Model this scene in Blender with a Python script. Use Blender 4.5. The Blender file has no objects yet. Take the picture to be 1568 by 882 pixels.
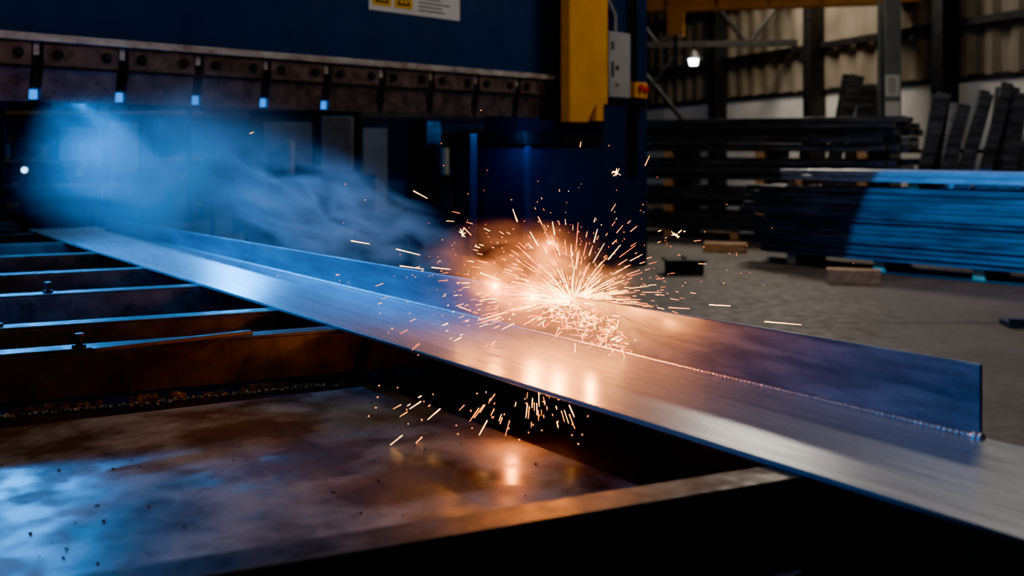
import bpy, math, random
from mathutils import Vector, Matrix
random.seed(7)
R=random.random
def U(a,b): return a+(b-a)*R()
scene=bpy.context.scene
col=scene.collection
try:
    scene.view_settings.view_transform='AgX'; scene.view_settings.look='AgX - Punchy'
except Exception: pass

# ---------------------------------------------------------------- materials
def newmat(name):
    m=bpy.data.materials.new(name); m.use_nodes=True
    nt=m.node_tree; b=nt.nodes['Principled BSDF']
    return m,nt,b
def N(nt,t,**k):
    n=nt.nodes.new(t)
    for a,v in k.items(): setattr(n,a,v)
    return n
def surf(name,c1,c2,scale=4,rough=(0.4,0.6),metal=0.0,stretch=(1,1,1),bump=0.1,detail=6,lo=0.35,hi=0.65,spec=0.5,bscale=None):
    m,nt,b=newmat(name)
    tc=N(nt,'ShaderNodeTexCoord'); mp=N(nt,'ShaderNodeMapping'); mp.inputs['Scale'].default_value=stretch
    nt.links.new(tc.outputs['Object'],mp.inputs['Vector'])
    no=N(nt,'ShaderNodeTexNoise'); no.inputs['Scale'].default_value=scale; no.inputs['Detail'].default_value=detail; no.inputs['Roughness'].default_value=0.62
    nt.links.new(mp.outputs[0],no.inputs['Vector'])
    cr=N(nt,'ShaderNodeValToRGB'); cr.color_ramp.elements[0].position=lo; cr.color_ramp.elements[1].position=hi
    cr.color_ramp.elements[0].color=(*c1,1); cr.color_ramp.elements[1].color=(*c2,1)
    nt.links.new(no.outputs['Fac'],cr.inputs[0]); nt.links.new(cr.outputs[0],b.inputs['Base Color'])
    mr=N(nt,'ShaderNodeMapRange'); mr.inputs['From Min'].default_value=lo; mr.inputs['From Max'].default_value=hi
    mr.inputs['To Min'].default_value=rough[0]; mr.inputs['To Max'].default_value=rough[1]
    n2=N(nt,'ShaderNodeTexNoise'); n2.inputs['Scale'].default_value=(bscale or scale*3.3); n2.inputs['Detail'].default_value=5
    nt.links.new(mp.outputs[0],n2.inputs['Vector'])
    nt.links.new(n2.outputs['Fac'],mr.inputs['Value']); nt.links.new(mr.outputs[0],b.inputs['Roughness'])
    b.inputs['Metallic'].default_value=metal; b.inputs['Specular IOR Level'].default_value=spec
    if bump>0:
        bp=N(nt,'ShaderNodeBump'); bp.inputs['Strength'].default_value=bump; bp.inputs['Distance'].default_value=0.01
        nt.links.new(n2.outputs['Fac'],bp.inputs['Height']); nt.links.new(bp.outputs[0],b.inputs['Normal'])
    return m
def emis(name,c,s):
    m,nt,b=newmat(name); b.inputs['Base Color'].default_value=(*c,1)
    b.inputs['Emission Color'].default_value=(*c,1); b.inputs['Emission Strength'].default_value=s
    return m
M={}
M['plate']=surf('brushed_steel',(0.29,0.32,0.37),(0.46,0.49,0.55),4,(0.25,0.36),0.65,(9,0.25,1),0.012,lo=0.3,hi=0.7)
M['web']=surf('mill_steel',(0.13,0.16,0.21),(0.26,0.31,0.38),4,(0.30,0.48),0.6,(1,0.5,3),0.04)
M['bead']=surf('weld_bead',(0.5,0.5,0.52),(0.7,0.7,0.72),40,(0.30,0.42),0.9,bump=0.05)
M['slat']=surf('dark_slat_steel',(0.040,0.037,0.035),(0.105,0.095,0.088),6,(0.35,0.55),0.4,bump=0.2)
M['slat2']=surf('worn_slat_steel',(0.07,0.055,0.045),(0.16,0.13,0.11),6,(0.35,0.6),0.6,bump=0.2)
M['sheet']=surf('oxidised_sheet',(0.10,0.070,0.053),(0.27,0.25,0.25),2.6,(0.30,0.56),0.4,bump=0.10,detail=12,lo=0.42,hi=0.58,bscale=7.0)
M['base']=surf('rusty_base',(0.018,0.010,0.005),(0.05,0.026,0.014),3,(0.28,0.5),0.3,bump=0.3)
M['undershade']=surf('undershade_black',(0.001,0.001,0.001),(0.003,0.003,0.003),5,(0.9,0.95),0.0,spec=0.05)  # near-black colour stands in for the deep shade under the table
M['black']=surf('black_steel',(0.008,0.008,0.009),(0.02,0.02,0.022),5,(0.4,0.6),0.3)
M['slag']=surf('slag',(0.03,0.028,0.026),(0.14,0.13,0.12),30,(0.3,0.55),0.5,bump=0.5)
M['blue']=surf('blue_paint',(0.003,0.028,0.10),(0.004,0.034,0.12),1.2,(0.42,0.5),0.0,bump=0.0)
M['bluedark']=surf('dark_blue_paint',(0.004,0.020,0.068),(0.006,0.025,0.085),1.2,(0.4,0.5),0.0,bump=0.0)
M['yellow']=surf('yellow_paint',(0.66,0.27,0.005),(0.80,0.34,0.008),3,(0.35,0.5),0.0,bump=0.02)
M['tool']=surf('tool_steel',(0.08,0.060,0.054),(0.19,0.145,0.132),7,(0.35,0.55),0.4,bump=0.1)
M['toold']=surf('tool_steel_dark',(0.012,0.011,0.012),(0.03,0.028,0.028),7,(0.35,0.5),0.5,bump=0.1)
M['rail']=surf('worn_rail',(0.26,0.20,0.17),(0.66,0.63,0.60),9,(0.4,0.6),0.3,(0.5,1,1),0.1)
M['grey']=surf('grey_enamel',(0.26,0.27,0.28),(0.32,0.33,0.34),3,(0.4,0.5))
M['white']=surf('white_label',(0.65,0.65,0.65),(0.75,0.75,0.73),3,(0.4,0.5),bump=0)
M['labely']=surf('label_yellow',(0.75,0.40,0.01),(0.8,0.45,0.02),3,(0.4,0.5),bump=0)
M['ink']=surf('label_ink',(0.02,0.02,0.02),(0.03,0.03,0.03),3,(0.4,0.5),bump=0)
M['red']=surf('red_plastic',(0.5,0.02,0.01),(0.6,0.03,0.02),3,(0.3,0.4),bump=0)
M['floor']=surf('concrete_floor',(0.07,0.054,0.042),(0.135,0.108,0.088),0.9,(0.5,0.75),0.0,bump=0.1,detail=9,bscale=8)
M['clad']=surf('wall_cladding',(0.14,0.115,0.082),(0.21,0.175,0.13),0.8,(0.5,0.7),0.1)
M['block']=surf('painted_block',(0.50,0.48,0.45),(0.64,0.62,0.59),1.1,(0.6,0.8))
M['ceil']=surf('ceiling_sheet',(0.03,0.03,0.03),(0.05,0.05,0.05),1,(0.6,0.8))
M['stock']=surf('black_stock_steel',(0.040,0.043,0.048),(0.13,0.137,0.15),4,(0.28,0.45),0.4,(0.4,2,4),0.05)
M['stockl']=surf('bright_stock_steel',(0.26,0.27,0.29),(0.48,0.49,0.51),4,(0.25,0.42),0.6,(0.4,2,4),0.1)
M['wood']=surf('timber',(0.34,0.17,0.07),(0.60,0.35,0.19),5,(0.6,0.8),0.0,(0.6,6,6),0.2)
M['col']=surf('column_paint',(0.14,0.16,0.155),(0.20,0.22,0.215),2,(0.5,0.6))
M['orange']=surf('crane_orange',(0.34,0.13,0.015),(0.46,0.19,0.025),2,(0.5,0.6))
M['blueled']=emis('blue_led',(0.01,0.26,1.0),2.4)
M['bulb']=emis('lamp_bulb',(0.85,0.95,1.0),40)
M['bulb2']=emis('work_lamp_bulb',(0.3,0.65,1.0),12)
M['sp1']=emis('spark_white',(1.0,0.42,0.075),42)
M['sp2']=emis('spark_orange',(1.0,0.25,0.015),18)
M['sp3']=emis('spark_red',(1.0,0.13,0.004),10)

# ---------------------------------------------------------------- mesh helper
import bmesh
class MB:
    def __init__(s): s.v=[];s.f=[];s.m=[];s.mats=[]
    def mi(s,k):
        if k not in s.mats: s.mats.append(k)
        return s.mats.index(k)
    def add(s,vs,fs,k,T=None):
        o=len(s.v); i=s.mi(k)
        for p in vs:
            p=Vector(p); s.v.append(T@p if T else p)
        for f in fs: s.f.append([o+j for j in f]); s.m.append(i)
    def box(s,x,y,z,k,T=None):
        (a,b),(c,d),(e,g)=x,y,z
        vs=[(a,c,e),(b,c,e),(b,d,e),(a,d,e),(a,c,g),(b,c,g),(b,d,g),(a,d,g)]
        s.add(vs,[(0,3,2,1),(4,5,6,7),(0,1,5,4),(1,2,6,5),(2,3,7,6),(3,0,4,7)],k,T)
    def prism(s,poly,axis,a,b,k,T=None):
        n=len(poly); vs=[]
        for t in (a,b):
            for (p,q) in poly:
                vs.append({'x':(t,p,q),'y':(p,t,q),'z':(p,q,t)}[axis])
        fs=[tuple(range(n)),tuple(range(2*n-1,n-1,-1))]
        for i in range(n):
            j=(i+1)%n; fs.append((i,j,j+n,i+n))
        s.add(vs,fs,k,T)
    def cyl(s,p0,p1,r0,r1,k,n=10):
        p0=Vector(p0);p1=Vector(p1);d=(p1-p0).normalized()
        a=d.orthogonal().normalized(); b=d.cross(a); vs=[]
        for p,r in ((p0,r0),(p1,r1)):
            for i in range(n):
                t=2*math.pi*i/n; vs.append(p+a*math.cos(t)*r+b*math.sin(t)*r)
        fs=[tuple(range(n))[::-1],tuple(range(n,2*n))]
        for i in range(n):
            j=(i+1)%n; fs.append((i,j,j+n,i+n))
        s.add(vs,fs,k)
    def rock(s,c,r,k):
        c=Vector(c)
        base=[(0,0,1),(1,0,0),(0,1,0),(-1,0,0),(0,-1,0),(0,0,-1),(.7,.7,.5),(-.7,.6,.4),(.6,-.7,.3),(-.7,-.6,.5)]
        bm=bmesh.new()
        for p in base: bm.verts.new(c+Vector(p)*r*U(.6,1.2))
        bmesh.ops.convex_hull(bm,input=bm.verts)
        bm.verts.ensure_lookup_table(); bm.verts.index_update()
        s.add([v.co.copy() for v in bm.verts],[[v.index for v in f.verts] for f in bm.faces],k); bm.free()
    def obj(s,name,parent=None,bevel=0,smooth=False):
        me=bpy.data.meshes.new(name); me.from_pydata([tuple(p) for p in s.v],[],s.f)
        for k in s.mats: me.materials.append(M[k])
        for p,i in zip(me.polygons,s.m): p.material_index=i; p.use_smooth=smooth
        bm=bmesh.new(); bm.from_mesh(me); bmesh.ops.recalc_face_normals(bm,faces=bm.faces); bm.to_mesh(me); bm.free()
        o=bpy.data.objects.new(name,me); col.objects.link(o)
        if parent: o.parent=parent
        if bevel:
            md=o.modifiers.new('bevel','BEVEL'); md.width=bevel; md.segments=2; md.limit_method='ANGLE'
        return o
def empty(name,loc=(0,0,0),rz=0,parent=None):
    e=bpy.data.objects.new(name,None); e.location=loc; e.rotation_euler=(0,0,rz); col.objects.link(e); e.empty_display_size=.2
    if parent: e.parent=parent
    return e
def light(name,typ,loc,energy,color,parent=None,aim=None,**k):
    l=bpy.data.lights.new(name,typ); l.energy=energy; l.color=color
    for a,v in k.items(): setattr(l,a,v)
    o=bpy.data.objects.new(name,l); o.location=loc; col.objects.link(o)
    if aim is not None: o.rotation_euler=(Vector(aim)-Vector(loc)).to_track_quat('-Z','Y').to_euler()
    if parent: o.parent=parent
    return o

# ---------------------------------------------------------------- room shell
b=MB(); b.box((-18,15),(-3,32),(-0.2,0),'floor')
for t in (9.3,13.4,17.5): b.box((1.5,15),(t,t+.03),(0,0.002),'ink')
b.obj('floor')
b=MB(); b.box((-18,15),(-3,32),(8,8.1),'ceil'); b.obj('ceiling')
def wallx(Y): return 13.77-.31*Y
wa=math.atan2(1,-.31)
we=empty('wall_right',(wallx(-3),-3,0),wa)
L=36.5
b=MB(); b.box((0,L),(-.2,0),(0,2.85),'block'); b.box((0,L),(0,.04),(2.78,2.88),'black'); b.obj('block_base',we)
b=MB(); n=int(L/.15); vs=[];fs=[]
for i in range(n):
    y=0.05 if i%4 in(0,1) else -.02
    vs+= [(i*.15,y,2.85),(i*.15,y,8)]
for i in range(n-1): fs.append((2*i,2*i+2,2*i+3,2*i+1))
b.add(vs,fs,'clad'); b.obj('corrugated_cladding',we)
b=MB()
for z in (3.8,5.2,6.6): b.box((0,L),(.05,.17),(z-.07,z+.07),'black')
for x in (12,19.2,22.4,26.5,30.8): b.box((x,x+.3),(.05,.4),(0,8),'black')
b.obj('girts_and_posts',we)
b=MB(); b.box((-18,wallx(32)),(32,32.2),(0,8),'clad'); b.box((-18,wallx(32)),(31.9,32),(0,2.5),'bluedark'); b.obj('wall_back')
b=MB(); b.box((-18.2,-18),(-3,32),(0,8),'clad'); b.obj('wall_left')
ce=empty('steel_column',(7.14,19.4,0),.1)
b=MB(); b.box((-.16,.16),(-.17,-.15),(0,8),'col'); b.box((-.16,.16),(.13,.15),(0,8),'col'); b.box((-.01,.01),(-.15,.13),(0,8),'col'); b.box((-.22,.22),(-.22,.22),(0,.03),'col'); b.obj('h_section',ce)
b=MB(); b.box((-.15,.12),(-.185,-.172),(2.55,2.95),'white'); b.box((-.15,.12),(-.185,-.172),(2.1,2.45),'white')
for i in range(5): b.box((-.1,.05),(-.188,-.186),(2.62+i*.06,2.64+i*.06),'ink')
b.obj('notices',ce)
ge=empty('overhead_crane_girder',(2.2,21,4.35),-.25)
b=MB(); b.box((-1,9),(-.25,.25),(.42,.46),'orange'); b.box((-1,9),(-.25,.25),(0,.04),'orange'); b.box((-1,9),(-.02,.02),(.04,.42),'orange')
for i in range(10): b.box((i,i+.03),(-.2,.2),(.04,.42),'orange')
b.obj('i_beam',ge)
b=MB()
b.box((1.0,1.3),(-.3,.3),(-.5,0),'orange'); b.cyl((1.15,0,-.5),(1.15,0,-1.1),.03,.03,'black'); b.obj('hoist',ge)
b=MB()
b.box((-1,-.9),(-.05,.05),(.46,3.6),'black'); b.box((8.9,9),(-.05,.05),(.46,3.6),'black'); b.obj('hangers',ge)
te=empty('roof_truss',(2.4,24,0),-.15)
b=MB()
for x in (0,7): b.box((x,x+.25),(-.12,.12),(0,8),'black')
b.box((0,7),(-.06,.06),(3.9,4.05),'black'); b.box((0,7),(-.06,.06),(5.2,5.35),'black')
for i in range(7):
    b.cyl((i+.1,0,4.0 if i%2 else 5.2),(i+1,0,5.2 if i%2 else 4.0),.05,.05,'black',6)
b.cyl((.2,0,2.2),(1.6,0,3.95),.06,.06,'black',6); b.cyl((1.6,0,2.2),(.2,0,3.95),.06,.06,'black',6)
b.obj('truss_members',te)
he=empty('high_bay_lamp',(3.9,22,3.42))
b=MB(); b.cyl((0,0,.06),(0,0,.25),.2,.06,'black',16); b.cyl((0,0,.25),(0,0,4.55),.012,.012,'black',6); b.obj('shade_and_cord',he)
b=MB(); b.cyl((0,0,-.06),(0,0,.06),.08,.10,'bulb',16); b.obj('bulb',he)

# ---------------------------------------------------------------- press brake
ang=math.atan2(4.7,4.23)
A=(-3.65,7.3)
pe=empty('press_brake',(A[0],A[1],0),ang)
b=MB(); b.box((-3,6.6),(0,.14),(2.40,5),'blue'); b.obj('ram',pe,.01)
b=MB(); b.box((-3,6.2),(-.085,.12),(2.37,2.425),'rail'); b.obj('clamp_rail',pe,.004)
b=MB(); p=.657
for i in range(-4,10):
    u0=.285+i*p; u1=u0+p-.085
    b.box((u0,u1),(-.055,.09),(2.19,2.37),'tool')
    b.prism([(-.05,2.19),(.085,2.19),(.085,2.12),(.04,1.93),(.0,1.93),(-.03,2.12)],'x',u0,u1,'tool')
    b.box((u0,u1),(-.062,-.055),(2.175,2.195),'toold')
    for uu in (u0+.1,u1-.1):
        b.cyl((uu,-.055,2.28),(uu,-.075,2.28),.038,.038,'toold',12); b.cyl((uu,-.075,2.28),(uu,-.085,2.28),.02,.02,'ink',6)
    b.box((u1+.015,u1+.07),(-.03,.09),(2.03,2.37),'toold')
    b.box((u1+.02,u1+.065),(-.034,-.028),(2.27,2.36),'rail')
b.obj('punch_segments',pe,.005)
b=MB()
for i in range(-4,4):
    u1=.285+(i+1)*p-.085
    b.box((u1+.022,u1+.063),(.0,.05),(1.95,2.02),'blueled')
b.obj('tool_gap_leds',pe)
b=MB()
b.prism([(6.08,1.88),(6.42,1.88),(6.55,2.08),(6.58,2.08),(6.58,1.9),(6.72,1.9),(6.72,2.1),(6.8,2.1),(6.8,5),(6.08,5)],'y',-.32,-.18,'yellow')
b.obj('yellow_guide',pe,.012)
b=MB(); b.box((6.1,6.7),(-.18,0.0),(2.2,5),'black'); b.box((5.98,6.3),(-.16,.1),(1.92,2.3),'black'); b.obj('guide_block',pe,.01)
b=MB(); b.box((6.03,7.53),(.32,1.5),(0,1.62),'bluedark'); b.box((6.0,7.53),(.29,1.53),(1.62,1.78),'black'); b.box((5.95,7.6),(.25,1.55),(0,.08),'black')
b.box((6.03,6.13),(.30,.32),(.05,1.62),'blue')  # lighter blue strip paints the bright highlight on this corner
b.obj('lower_bed_housing',pe,.012)
b=MB(); b.box((7.53,8.55),(.32,1.5),(0,5),'bluedark'); b.box((8.55,8.82),(.5,1.2),(2.15,3.25),'blue'); b.box((6.6,7.53),(.9,1.5),(1.78,5),'bluedark')
b.obj('side_frame',pe,.012)
b=MB(); b.box((7.55,8.02),(.22,.32),(2.24,3.08),'grey'); b.box((7.60,7.64),(.205,.22),(2.5,2.7),'ink'); b.cyl((7.72,.22,2.62),(7.72,.2,2.62),.03,.03,'ink'); b.cyl((7.72,.22,2.4),(7.72,.2,2.4),.02,.02,'ink')
b.box((7.6,7.64),(.205,.22),(2.85,2.95),'ink'); b.obj('control_box',pe,.01)
b=MB(); b.cyl((7.75,.27,3.08),(7.75,.27,3.3),.02,.02,'grey',8); b.cyl((7.75,.27,3.3),(7.5,.27,3.6),.02,.02,'grey',8)
for q in (8.1,8.18,8.26): b.cyl((q,.3,1.2),(q,.3,5),.018,.018,'black',8)
for q in (7.5,7.42): b.cyl((q,.28,1.8),(q,.28,5),.015,.015,'black',8)
b.obj('conduits',pe)
b=MB(); b.box((8.1,8.38),(.2,.32),(2.25,2.45),'yellow'); b.cyl((8.2,.2,2.38),(8.2,.15,2.38),.05,.05,'red',14); b.cyl((8.32,.2,2.36),(8.32,.16,2.36),.04,.04,'red',14); b.box((8.1,8.38),(.22,.32),(2.1,2.24),'black')
b.obj('emergency_stop',pe,.006)
b=MB(); z0=2.92;u0=3.40;u1=4.63
b.box((u0,u1),(-.006,0),(z0,z0+.5),'white')
for uu in (u0+.04,u0+.32):
    b.box((uu,uu+.24),(-.010,-.006),(z0+.05,z0+.40),'labely')
    b.prism([(uu+.03,z0+.08),(uu+.21,z0+.08),(uu+.12,z0+.28)],'y',-.013,-.010,'ink')
    b.prism([(uu+.06,z0+.10),(uu+.18,z0+.10),(uu+.12,z0+.235)],'y',-.016,-.013,'labely')
    b.box((uu+.11,uu+.13),(-.018,-.016),(z0+.12,z0+.19),'ink')
for i in range(9):
    b.box((u0+.64,u0+.64+U(.3,.52)),(-.009,-.006),(z0+.05+i*.04,z0+.062+i*.04),'ink')
b.obj('warning_label',pe)
b=MB()
b.box((5.0,5.25),(.9,1.2),(0,1.9),'black'); b.box((5.3,5.42),(.5,.62),(0,1.75),'bluedark'); b.box((3.4,3.52),(1.6,1.72),(0,1.55),'bluedark')
b.box((3.0,6.0),(1.2,1.5),(0,.85),'black')
b.obj('back_gauge',pe,.01)

# ---------------------------------------------------------------- beam and table, local x=n, y=s
TR=math.atan2(.592,.806)
be=empty('welded_steel_beam',(0,0,0),TR)
b=MB(); b.box((1.95,2.548),(.05,10.06),(.835,.85),'plate'); b.obj('flange_plate',be,.003)
b=MB()
st=[1.41,2,3,4,5,6,7,8,9,9.7]
def wh(s): return .191-.011*(s-1.41)
vs=[];fs=[]
for s in st:
    h=.85+wh(s)
    vs+=[(2.53,s,.851),(2.544,s,.851),(2.544,s,h),(2.53,s,h)]
for i in range(len(st)-1):
    for j in range(4):
        k=(j+1)%4; fs.append((4*i+j,4*i+k,4*i+4+k,4*i+4+j))
fs.append((0,1,2,3)); e=4*(len(st)-1); fs.append((e+3,e+2,e+1,e))
b.add(vs,fs,'web'); b.obj('web_plate',be,.004)
b=MB(); vs=[];fs=[]; s=1.40;i=0;K=8
while s<8.5:
    r=.0068*(1+.18*abs(math.sin(i*.75)))+.0003*U(-1,1)
    if s<1.43: r*=1.9
    for j in range(K):
        t=2*math.pi*j/K; vs.append((2.527+r*math.cos(t),s,.853+r*math.sin(t)))
    s+=.004 if s<4 else .03; i+=1
n=len(vs)//K
for i in range(n-1):
    for j in range(K):
        k=(j+1)%K; fs.append((i*K+j,i*K+k,i*K+K+k,i*K+K+j))
fs.append(tuple(range(K))); b.add(vs,fs,'bead'); b.obj('weld_bead',be,smooth=True)

tb=empty('slat_welding_table',(0,0,0),TR)
sk=-.208/.976
def slat(name,send,nend,n0,k,hgt=.185,wid=.10):
    e=empty(name,(nend,send,0),math.atan2(sk,1),tb)
    b=MB(); L=(nend-n0)/math.cos(math.atan(sk)); zt=.835
    b.box((-L,0),(0,wid),(zt-.014,zt),k); b.box((-L,0),(0,.014),(zt-hgt,zt-.014),k); b.box((-L,0),(.014,wid),(zt-hgt,zt-hgt+.014),k)
    b.box((-.014,0),(.014,wid),(zt-hgt+.014,zt-.014),k)
    b.obj(name+'_channel',e,.003)
    return e
ends=[(1.515,1.955,-.2),(3.78,2.5,-.1),(4.40,2.5,.0),(5.45,2.5,.1),(6.45,2.5,.2),(7.6,2.5,.4),(8.6,2.5,.6),(9.6,2.5,.8)]
for i,(s,ne,n0) in enumerate(ends):
    slat('slat_%d'%(i+1),s,min(ne,2.48),n0,'slat2' if i<1 else 'slat',.185 if i else .22)
b=MB(); b.box((1.0,1.62),(3.99,4.03),(.835,.85),'slat2'); b.obj('backing_strip',tb,.002)
b=MB()
def peg(x,y,h=.05,r=.014):
    b.cyl((x,y,.83),(x,y,.835+h),r,r,'black',10); b.cyl((x,y,.835),(x,y,.847),r*1.8,r*1.8,'black',6); b.cyl((x,y,.835+h),(x,y,.845+h),r*1.3,r*1.3,'slat2',6)
peg(.98,4.12,.045); peg(1.22,5.78,.045); peg(.8,4.82,.06,.022)
b.obj('clamp_pegs',tb)
b=MB(); b.prism([(-.6,1.5),(1.97,1.5),(2.2,1.9),(2.49,1.9),(2.49,3.75),(-.6,4.41)],'z',.60,.612,'base'); b.obj('base_plate',tb)
b=MB(); b.prism([(-.6,1.5),(1.93,1.5),(2.05,1.6),(2.05,3.72),(-.6,4.1)],'z',.612,.622,'sheet'); b.obj('steel_sheet',tb,.002)
b=MB(); b.box((-.6,2.5),(-1.8,10),(.42,.43),'undershade')  # black tray colour gives the shade between and below the slats
for x in (-.5,2.39):
    for y in (.4,3,5.5,7.7,9.7): b.box((x,x+.1),(y,y+.1),(0,.42),'black')
    b.box((x,x+.1),(1.6,3.6),(.43,.60),'undershade'); 
b.box((2.495,2.54),(-1.8,9.9),(.42,.833),'base')  # side rail added to keep the lit floor out of sight under the beam
b.box((-.6,2.54),(9.9,9.95),(.42,.833),'base')
b.obj('table_frame',tb,.003)
b=MB()
def slatline(n): return 3.78+(2.5-n)*.2134
for i in range(520):
    n=U(-.3,2.0)
    b.rock((n,slatline(n)-.035-abs(random.gauss(0,.022)),.616),U(.004,.013),'slag')
for i in range(60):
    n=U(-.3,1.95); s=slatline(n)-.05; w=U(.03,.10)
    b.box((n,n+w),(s,s+.02),(.612,.612+U(.01,.035)),'slag')
for i in range(160):
    b.rock((U(-.2,2.0),U(1.7,3.7),.624),U(.001,.005),'slag')
for i in range(620):
    b.rock((U(1.9,2.48),U(-.5,1.5),.435),U(.006,.022),'slag')
b.obj('slag_debris',tb)

# ---------------------------------------------------------------- stock stacks
def layer(b,x0,x1,y0,y1,z,h,k='stock',jx=.25,jy=.05,w=.14,gap=.01):
    y=y0
    while y<y1:
        ww=w*U(.8,1.2)
        hh=h*U(.8,.95)
        j=U(-jx,jx)
        b.box((x0+j,x1+U(-.2,.2)),(y+ (U(-jy,jy) if y==y0 else 0),y+ww-gap),(z,z+hh),k); y+=ww
def stack(name,loc,rz,x0,x1,D,zs,inset):
    e=empty(name,loc,rz)
    b=MB(); z=0; w=MB()
    for kind,h in zs:
        if kind=='w':
            x=x0+.45
            while x<x1-.3:
                w.box((x,x+.14),(inset,D+.05),(z,z+h),'wood'); x+=1.7 if z>.2 else 1.25
        elif kind=='s': layer(b,x0,x1,0,D,z,h)
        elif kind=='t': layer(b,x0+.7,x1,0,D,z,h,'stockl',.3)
        z+=h
    b.obj('steel_bars',e,.004); w.obj('timber_bearers',e,.006)
    return e
a=math.atan2(-.713,.7)
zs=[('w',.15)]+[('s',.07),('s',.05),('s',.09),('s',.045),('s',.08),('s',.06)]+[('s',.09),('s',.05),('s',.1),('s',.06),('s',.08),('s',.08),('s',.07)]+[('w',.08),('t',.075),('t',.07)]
stack('steel_bar_stack',(3.35,14.3,0),a,0,5.6,.95,zs,.16)
zs2=[('w',.14),('s',.1),('s',.12),('s',.09),('w',.12),('s',.11),('s',.12),('s',.10),('w',.13),('s',.12),('s',.14),('s',.12),('w',.11),('s',.14),('s',.12),('s',.12),('s',.1),('s',.1)]
stack('steel_bar_stack',(2.35,18.6,0),math.atan2(-.55,.83),0,4.4,1.3,zs2,-.03)
b=MB()
b.box((-.3,.3),(-.1,.1),(0,.17),'wood',Matrix.Translation((4.0,12.0,0))@Matrix.Rotation(-.3,4,'Z'))
b.obj('timber_block',None,.01)
b=MB(); b.box((-.32,.32),(-.12,.12),(0,.14),'wood',Matrix.Translation((3.25,15.6,0))@Matrix.Rotation(-.3,4,'Z')); b.obj('timber_block',None,.01)
b=MB(); T=Matrix.Translation((2.2,12.9,0)); b.box((-.25,.2),(-.1,.2),(0,.16),'black',T); b.box((-.29,.24),(-.14,.24),(.16,.19),'black',T); b.box((-.05,.0),(-.02,.12),(.19,.22),'black',T); b.obj('toolbox',None,.01)
b=MB(); T=Matrix.Translation((5.0,9.1,0))@Matrix.Rotation(-.1,4,'Z'); b.box((-.6,1.6),(-.12,.12),(0.0,.05),'stock',T); b.box((-.6,1.6),(-.12,-.1),(.05,.08),'stock',T); b.obj('steel_channel',None,.003)
def leaning(name,loc,rz,specs):
    e=empty(name,loc,rz); b=MB()
    for (x,w,t,h,tilt,k,y) in specs:
        T=Matrix.Translation((x,y,math.sin(tilt)*w))@Matrix.Rotation(tilt,4,'Y')
        b.box((0,w),(0,t),(0,h),k,T)
    b.obj('leaning_bars',e,.004)
    r=MB(); xs=[s[0] for s in specs]; x0=min(xs)-.1; x1=max(xs)+.9
    for x in (x0,(x0+x1)/2,x1): r.box((x,x+.06),(.55,.61),(0,1.6),'black'); r.box((x,x+.08),(.1,1.1),(0,.06),'black')
    r.box((x0,x1+.06),(.50,.55),(.9,.96),'black'); r.box((x0,x1+.06),(.5,.55),(1.5,1.56),'black')
    r.obj('rack_frame',e,.004)
sp=[];x=0
for i in range(15):
    w=U(.14,.26); sp.append((x,w,.06,U(2.15,2.85),U(.12,.3),'stock' if i not in (3,) else 'stockl',U(.05,.4))); x+=U(.10,.19)
leaning('leaning_bar_rack',(6.05,15.9,0),-.1,sp)
sp=[]
x=0
for i in range(5): sp.append((x,.26,.06,U(2.7,3.15),U(.15,.28),'stock',U(.05,.4))); x+=.18
leaning('leaning_bar_rack',(5.65,19.4,0),-.1,sp)

# ---------------------------------------------------------------- left background
e=empty('workbench',(-8.3,13.2,0),.1); b=MB()
b.box((-3,2.9),(0,.8),(1.05,1.10),'wood'); b.box((-3,2.9),(0,.05),(.95,1.05),'black')
for x in (-2.9,-1,.9,2.75): b.box((x,x+.08),(.02,.1),(0,1.05),'black'); b.box((x,x+.08),(.7,.78),(0,1.7),'black')
b.box((-3,2.9),(.5,.8),(1.38,1.41),'wood'); b.box((-3,2.9),(0,.75),(.45,.48),'black')
b.obj('bench_frame',e)
b=MB()
for i in range(14):
    x=U(-2.8,2.6); b.box((x,x+U(.1,.35)),(.15,.4),(1.10,1.10+U(.05,.22)),random.choice(['grey','black','bluedark','slat2']))
b.obj('bench_tools',e)
e=empty('work_lamp',(-5.7,12,0))
b=MB(); b.cyl((0,0,0),(0,0,1.28),.02,.02,'black',8); b.cyl((0,0,0),(0,0,.03),.2,.2,'black',16); b.cyl((0,.05,1.33),(0,-.02,1.33),.07,.09,'black',14); b.obj('stand',e)
b=MB(); b.cyl((0,-.02,1.33),(0,-.04,1.33),.03,.03,'bulb2',14); b.obj('bulb',e)
def sign(loc,w,h):
    e=empty('safety_sign',loc); b=MB()
    b.box((-w/2,w/2),(-.02,0),(1.45,1.45+h),'grey'); b.cyl((0,.03,0),(0,.03,1.45+h),.025,.025,'black',8); b.cyl((0,.03,0),(0,.03,.03),.18,.18,'black',12)
    for i in range(4): b.box((-w*.35,w*.3),(-.024,-.02),(1.5+i*h*.2,1.5+i*h*.2+.02),'ink')
    b.obj('sign_panel',e)
sign((-5.9,12.3,0),.24,.26); sign((-4.1,14,0),.2,.26)
def machine(name,loc,rz,w,h,d,c1,c2):
    e=empty(name,loc,rz); b=MB()
    b.box((0,w),(0,d),(0,h*.45),c1); b.box((w*.1,w*.9),(d*.3,d),(h*.45,h),c1); b.box((w*.2,w*.55),(d*.28,d*.3),(h*.55,h*.9),c2)
    b.box((w*.62,w*.85),(d*.26,d*.3),(h*.5,h*.95),c2); b.box((-.05,w+.05),(-.1,d*.3),(h*.43,h*.47),'black'); b.cyl((w*.4,d*.15,h*.47),(w*.4,d*.15,h*.75),.08,.08,'grey')
    b.obj('housing',e,.02)
machine('milling_machine',(-5.2,19,0),.1,2.6,2.3,1.4,'black','grey')
machine('milling_machine',(-9.5,20,0),.0,2.4,2.2,1.4,'bluedark','grey')
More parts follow.
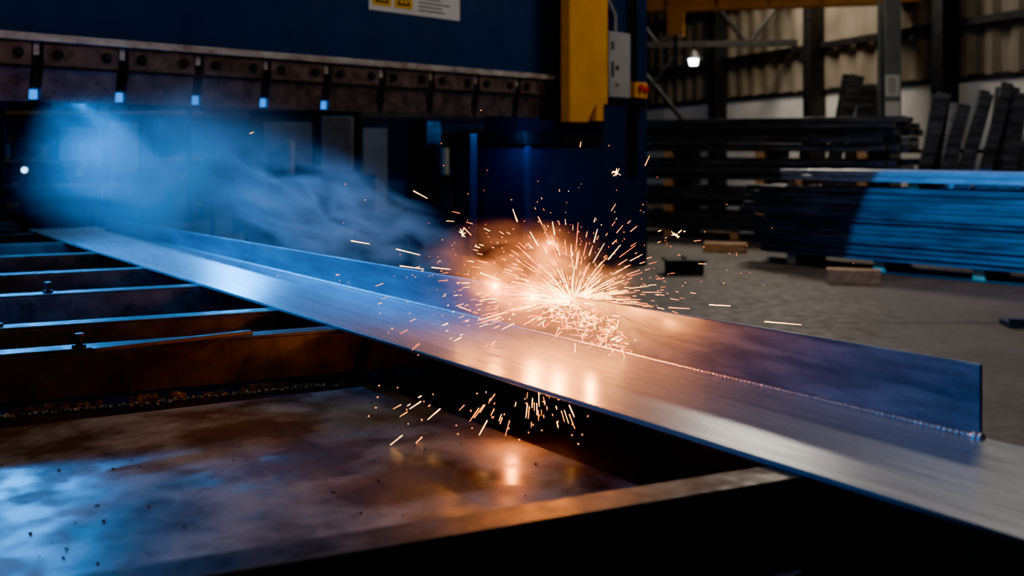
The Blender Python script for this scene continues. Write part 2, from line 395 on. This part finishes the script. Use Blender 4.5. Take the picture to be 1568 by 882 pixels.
machine('milling_machine',(-2.2,22,0),.2,2.0,2.1,1.4,'bluedark','black')
e=empty('electrical_cabinet',(-3.9,21.6,0),.1); b=MB(); b.box((0,.7),(0,.5),(0,2.35),'grey'); b.box((.75,1.25),(0,.5),(0,2.0),'grey'); b.box((.1,.6),(-.02,0),(1.5,2.2),'white'); b.box((0,.7),(-.01,0),(1.2,1.23),'ink'); b.obj('cabinet',e,.01)
e=empty('storage_rack',(-13,22,0),0); b=MB()
for x in (0,2,4,6): b.box((x,x+.1),(0,.1),(0,3),'bluedark'); b.box((x,x+.1),(.9,1),(0,3),'bluedark')
for z in (.3,1.3,2.3):
    b.box((0,6.1),(0,1),(z,z+.08),'orange')
    for i in range(8): x=U(0,5.4); b.box((x,x+.6),(.1,.8),(z+.08,z+.08+U(.2,.7)),random.choice(['grey','black','slat2','wood']))
b.obj('rack',e)

# ---------------------------------------------------------------- sparks
se=empty('welding_sparks',(0,0,0),0)
C=Vector((.235,3.96,1.0))
b=MB()
def streak(p0,d,L,r,k):
    d=d.normalized(); b.cyl(p0,p0+d*L,r,r*.45,k,4)
for i in range(900):
    th=U(0,2*math.pi); el=math.asin(U(-.25,1))
    d=Vector((math.cos(th)*math.cos(el)*1.35,math.sin(th)*math.cos(el)*.6,math.sin(el)*.7))
    q=R(); dist=.012+.36*q**2.0
    if R()<.24: dist=U(.15,.62)
    d2=(d+Vector((-.20,0,0))).normalized()
    if d2.x<0: dist*=1.4
    p=C+d2*dist; p.z-=.42*dist*dist
    dd=d2-Vector((0,0,dist*.9))
    Ls=U(.008,.095)*(1 if dist<.3 else .4)
    if R()<.3: Ls*=.25
    if p.z<.87: continue
    k=random.choice(['sp1','sp1','sp2']) if dist<.16 else random.choice(['sp1','sp2','sp2','sp3'])
    streak(p,dd,Ls,U(.0006,.0016),k)
for i in range(320):
    t=U(0,1); p=Vector((.22+.28*t+U(-.14,.08),3.84+U(-.08,.0)-.1*t,.99-.12*t+U(-.03,.05)))
    an=U(math.pi*.9,math.pi*2.1); streak(p,Vector((math.cos(an),-.3,math.sin(an)*.7)),U(.004,.04),U(.0005,.0013),random.choice(['sp1','sp2','sp3']))
for (x,z,l,a,k) in [(-.6,1.25,.07,-10,'sp1'),(-.38,1.43,.06,-28,'sp1'),(-.43,1.22,.09,-14,'sp1'),(-.42,1.155,.09,-8,'sp1'),(-.30,1.15,.07,-6,'sp1'),(-.12,1.12,.08,-20,'sp1'),(.26,1.6,.02,80,'sp2'),(.50,1.53,.04,65,'sp2'),(.62,1.28,.015,40,'sp1'),(.75,1.0,.08,-3,'sp1'),(.97,.93,.14,-5,'sp1'),(.6,.985,.08,-3,'sp2'),(-.66,1.12,.012,0,'sp2'),(-.2,1.0,.05,-20,'sp2'),(.38,1.5,.02,20,'sp2'),(-.98,1.65,.015,20,'sp2'),(.02,1.32,.05,110,'sp1'),(-.18,1.30,.04,-45,'sp2'),(.10,1.22,.06,120,'sp1'),(.16,1.27,.05,100,'sp1'),(.36,1.18,.07,50,'sp1'),(.30,1.25,.05,75,'sp1')]:
    a=math.radians(a); streak(Vector((x,3.9+U(-.15,.05),z)),Vector((math.cos(a),0,math.sin(a))),l,.0019,k)
for i in range(230):
    r=abs(random.gauss(0,.40)); th=U(0,math.pi)
    p=C+Vector((math.cos(th)*r*1.1-.08,U(-.3,.2),math.sin(th)*r*.75+.02)); L=U(.002,.005)
    streak(p,Vector((U(-1,1),0,U(-1,1))),L,U(.0008,.0019),random.choice(['sp2','sp3','sp3']))
for (x,z) in [(-.19,1.27),(.62,1.265),(.40,1.5)]:
    for j in range(9):
        an=U(0,6.28); streak(Vector((x,3.9,z)),Vector((math.cos(an),U(-.4,.4),math.sin(an))),U(.008,.02),.0013,'sp1')
F=Vector((.08,3.42,.965))
for i in range(90):
    an=math.radians(U(200,290)); r=U(.12,.36)*(1.3 if an<math.radians(235) else .9)
    p=F+Vector((math.cos(an)*r*1.35,U(-.1,.1),math.sin(an)*r*.9))
    if p.z<.64 or p.z>.80: continue
    streak(p,Vector((math.cos(an)*1.3,0,math.sin(an))),U(.003,.055),U(.0006,.0015),random.choice(['sp1','sp2','sp2']))
for i in range(34):
    streak(Vector((U(-.45,.25),3.35+U(-.2,.1),U(.65,.8))),Vector((U(-1,1),0,U(-1,1))),.004,U(.001,.0018),'sp2')
b.obj('spark_streaks',se)
WC=(1.0,.25,.025)
for j,(n_,s_,z,en) in enumerate([(2.36,3.08,1.03,22),(2.34,3.30,1.05,11),(2.32,2.88,1.0,13),(2.32,2.70,.96,6),(2.36,3.52,1.10,6),(2.50,3.15,1.22,14)]):
    light('weld_glow_%d'%(j+1),'POINT',(.806*n_-.592*s_,.592*n_+.806*s_,z),en,WC,se,shadow_soft_size=0.0)
light('falling_spark_glow','POINT',(.0,3.33,.70),4.0,(1.0,.24,.025),se,shadow_soft_size=0.0)

# ---------------------------------------------------------------- smoke
def smokemat(name,dens,nscale,lo,hi,colr=(.8,.85,.9),aniso=.0,dist=.9):
    m=bpy.data.materials.new(name); m.use_nodes=True; nt=m.node_tree; nt.nodes.clear()
    out=N(nt,'ShaderNodeOutputMaterial'); vs=N(nt,'ShaderNodeVolumeScatter'); vs.inputs['Color'].default_value=(*colr,1); vs.inputs['Anisotropy'].default_value=aniso
    tc=N(nt,'ShaderNodeTexCoord'); ln=N(nt,'ShaderNodeVectorMath',operation='LENGTH')
    nt.links.new(tc.outputs['Object'],ln.inputs[0])
    fall=N(nt,'ShaderNodeMapRange'); fall.interpolation_type='SMOOTHSTEP'; fall.inputs['From Min'].default_value=1.0; fall.inputs['From Max'].default_value=.1
    nt.links.new(ln.outputs['Value'],fall.inputs['Value'])
    no=N(nt,'ShaderNodeTexNoise'); no.inputs['Scale'].default_value=nscale; no.inputs['Detail'].default_value=5; no.inputs['Distortion'].default_value=dist
    nt.links.new(tc.outputs['Object'],no.inputs['Vector'])
    mr=N(nt,'ShaderNodeMapRange'); mr.inputs['From Min'].default_value=lo; mr.inputs['From Max'].default_value=hi
    nt.links.new(no.outputs['Fac'],mr.inputs['Value'])
    m1=N(nt,'ShaderNodeMath',operation='MULTIPLY'); nt.links.new(fall.outputs[0],m1.inputs[0]); nt.links.new(mr.outputs[0],m1.inputs[1])
    m2=N(nt,'ShaderNodeMath',operation='MULTIPLY'); m2.inputs[1].default_value=dens; nt.links.new(m1.outputs[0],m2.inputs[0])
    nt.links.new(m2.outputs[0],vs.inputs['Density']); nt.links.new(vs.outputs[0],out.inputs['Volume'])
    return m
sm=empty('welding_smoke')
def puff(name,loc,sc,rot,mat):
    me=bpy.data.meshes.new(name); bm=bmesh.new(); bmesh.ops.create_icosphere(bm,subdivisions=3,radius=1); bm.to_mesh(me); bm.free()
    me.materials.append(mat); o=bpy.data.objects.new(name,me); o.location=loc; o.scale=sc; o.rotation_euler=rot; col.objects.link(o); o.parent=sm
puff('drifting_cloud',(-2.65,8.0,1.46),(1.5,.75,.90),(0,.10,0),smokemat('smoke_cloud',3.0,1.6,.38,.70,(.65,.82,.95)))
puff('wispy_plume',(-1.05,6.0,1.18),(.95,.35,.44),(0,.36,0),smokemat('smoke_wisp',14.0,2.0,.45,.72,(.65,.82,.95),dist=1.6))
puff('weld_fume',(.08,3.98,1.08),(.50,.26,.26),(0,.15,0),smokemat('smoke_fume',8,2.4,.46,.72,(.9,.80,.70)))

# ---------------------------------------------------------------- lighting
BL=(.0,.30,1.0)
def flood(loc,energy,aim,size,blend,soft,stand=True,door=None):  # unseen blue lights; their housings, stands and hangers are added
    fe=empty('unseen_blue_flood',loc); b=MB()
    if stand:
        b.box((-.15,.15),(-.03,.05),(-.12,.12),'black'); b.cyl((0,.0,-.12),(0,0,.05-loc[2]),.02,.02,'black',8)
        for t in (0,2.09,4.19): b.cyl((0,0,.5-loc[2]),(.4*math.cos(t),.4*math.sin(t),.01-loc[2]),.015,.015,'black',6)
    else:
        b.box((-.2,.2),(0,.1),(-.1,.12),'black'); b.cyl((0,.05,.12),(0,.05,7.98-loc[2]),.015,.015,'black',6)
    d=(Vector(aim)-Vector(loc)); lp=d.normalized()*.2
    if door:   # barn door that keeps the beam off the floor
        P=[Vector(q)-Vector(loc) for q in door]
        E=[lp+(q-lp).normalized()*.35 for q in P]
        w=(E[1]-E[0]).normalized()
        a0=E[0]-w*.2; a1=E[1]+w*.2; dn=Vector((0,0,-.25)); th=(E[0]-lp).normalized()*.004
        b.add([a0,a1,a1+dn,a0+dn,a0+th,a1+th,a1+dn+th,a0+dn+th],[(0,1,2,3),(7,6,5,4),(0,4,5,1),(1,5,6,2),(2,6,7,3),(3,7,4,0)],'black')
    b.obj('housing',fe,.0)
    l=light('unseen_flood_spot','SPOT',tuple(lp),energy,BL,None,None,spot_size=math.radians(size),spot_blend=blend,shadow_soft_size=soft)
    l.rotation_euler=d.to_track_quat('-Z','Y').to_euler(); l.parent=fe
flood((-3.3,12.2,2.85),1500,(-1.9,6.4,.9),50,.8,.2,False)  # hidden behind the press, added for plate glow and backlit smoke
flood((-2.1,12.6,2.95),1700,(-1.3,5.8,.9),45,.8,.2,False)  # second hidden flood, added to widen the glow on the plate
flood((-2.1,5.3,4.7),1300,(-1.0,5.3,.85),42,.9,.15,False)  # overhead and out of view, added to boost the beam's blue
flood((-4.6,3.2,2.7),1500,(-1.3,5.8,1.0),48,.7,.25)  # off-frame flood and tripod added to light web and plate blue
flood((-3.2,.3,2.3),450,(.75,3.1,.95),27,.8,.15)  # off-frame, added to bring blue onto the near part of the web
flood((3.6,4.2,5.2),19000,(6.05,11.6,.7),25,.1,.004,door=[(4.6,12.9,.10),(6.6,10.9,.10)])
l=light('under_ram_led_strip','AREA',(-.25,-.02,1.925),240,BL,pe,None,shape='RECTANGLE',size=1.7,size_y=.03)
l.rotation_euler=(math.radians(-35),0,0)
l=light('bed_edge_fill','AREA',(5.8,.1,1.95),20,BL,pe,None,shape='RECTANGLE',size=.3,size_y=.05)  # short light added for the blue-lit edge of the bed housing
l.rotation_euler=(math.radians(35),0,0)
light('overhead_fill','AREA',(5.5,11,7.5),330,(1.0,.87,.72),None,(5.5,12,0),size=2.0)  # unseen area lights from here on, added to brighten floor and background
light('overhead_fill','AREA',(5.0,21,7.3),850,(1.0,.87,.70),None,(6,21,0),size=2.0)
light('overhead_fill','AREA',(-7,20,7.3),420,(.22,.52,1.0),None,(-7,20,0),size=2.5)
light('overhead_fill','AREA',(1.5,3.5,6.8),130,(1.0,.94,.88),None,(3,8,0),size=1.8)  # added front fill, lifts the stacks and the plate's right end
light('overhead_fill','AREA',(-1.5,1.5,5.8),85,(1.0,.92,.86),None,(-2.2,8.5,2.6),size=1.2)  # added fill aimed at the press, lifts dark tools and slat fronts
w=bpy.data.worlds.new('world'); scene.world=w; w.use_nodes=True
w.node_tree.nodes['Background'].inputs[0].default_value=(.35,.52,.80,1); w.node_tree.nodes['Background'].inputs[1].default_value=.03

# ---------------------------------------------------------------- camera
cd=bpy.data.cameras.new('camera'); cam=bpy.data.objects.new('camera',cd); col.objects.link(cam)
cam.location=(0,0,1.6); cam.rotation_euler=(math.radians(90),0,0)
cd.sensor_width=36; cd.lens=36; cd.shift_y=-.1378; cd.clip_start=.05
cd.dof.use_dof=True; cd.dof.focus_distance=3.95; cd.dof.aperture_fstop=1.8
scene.camera=cam
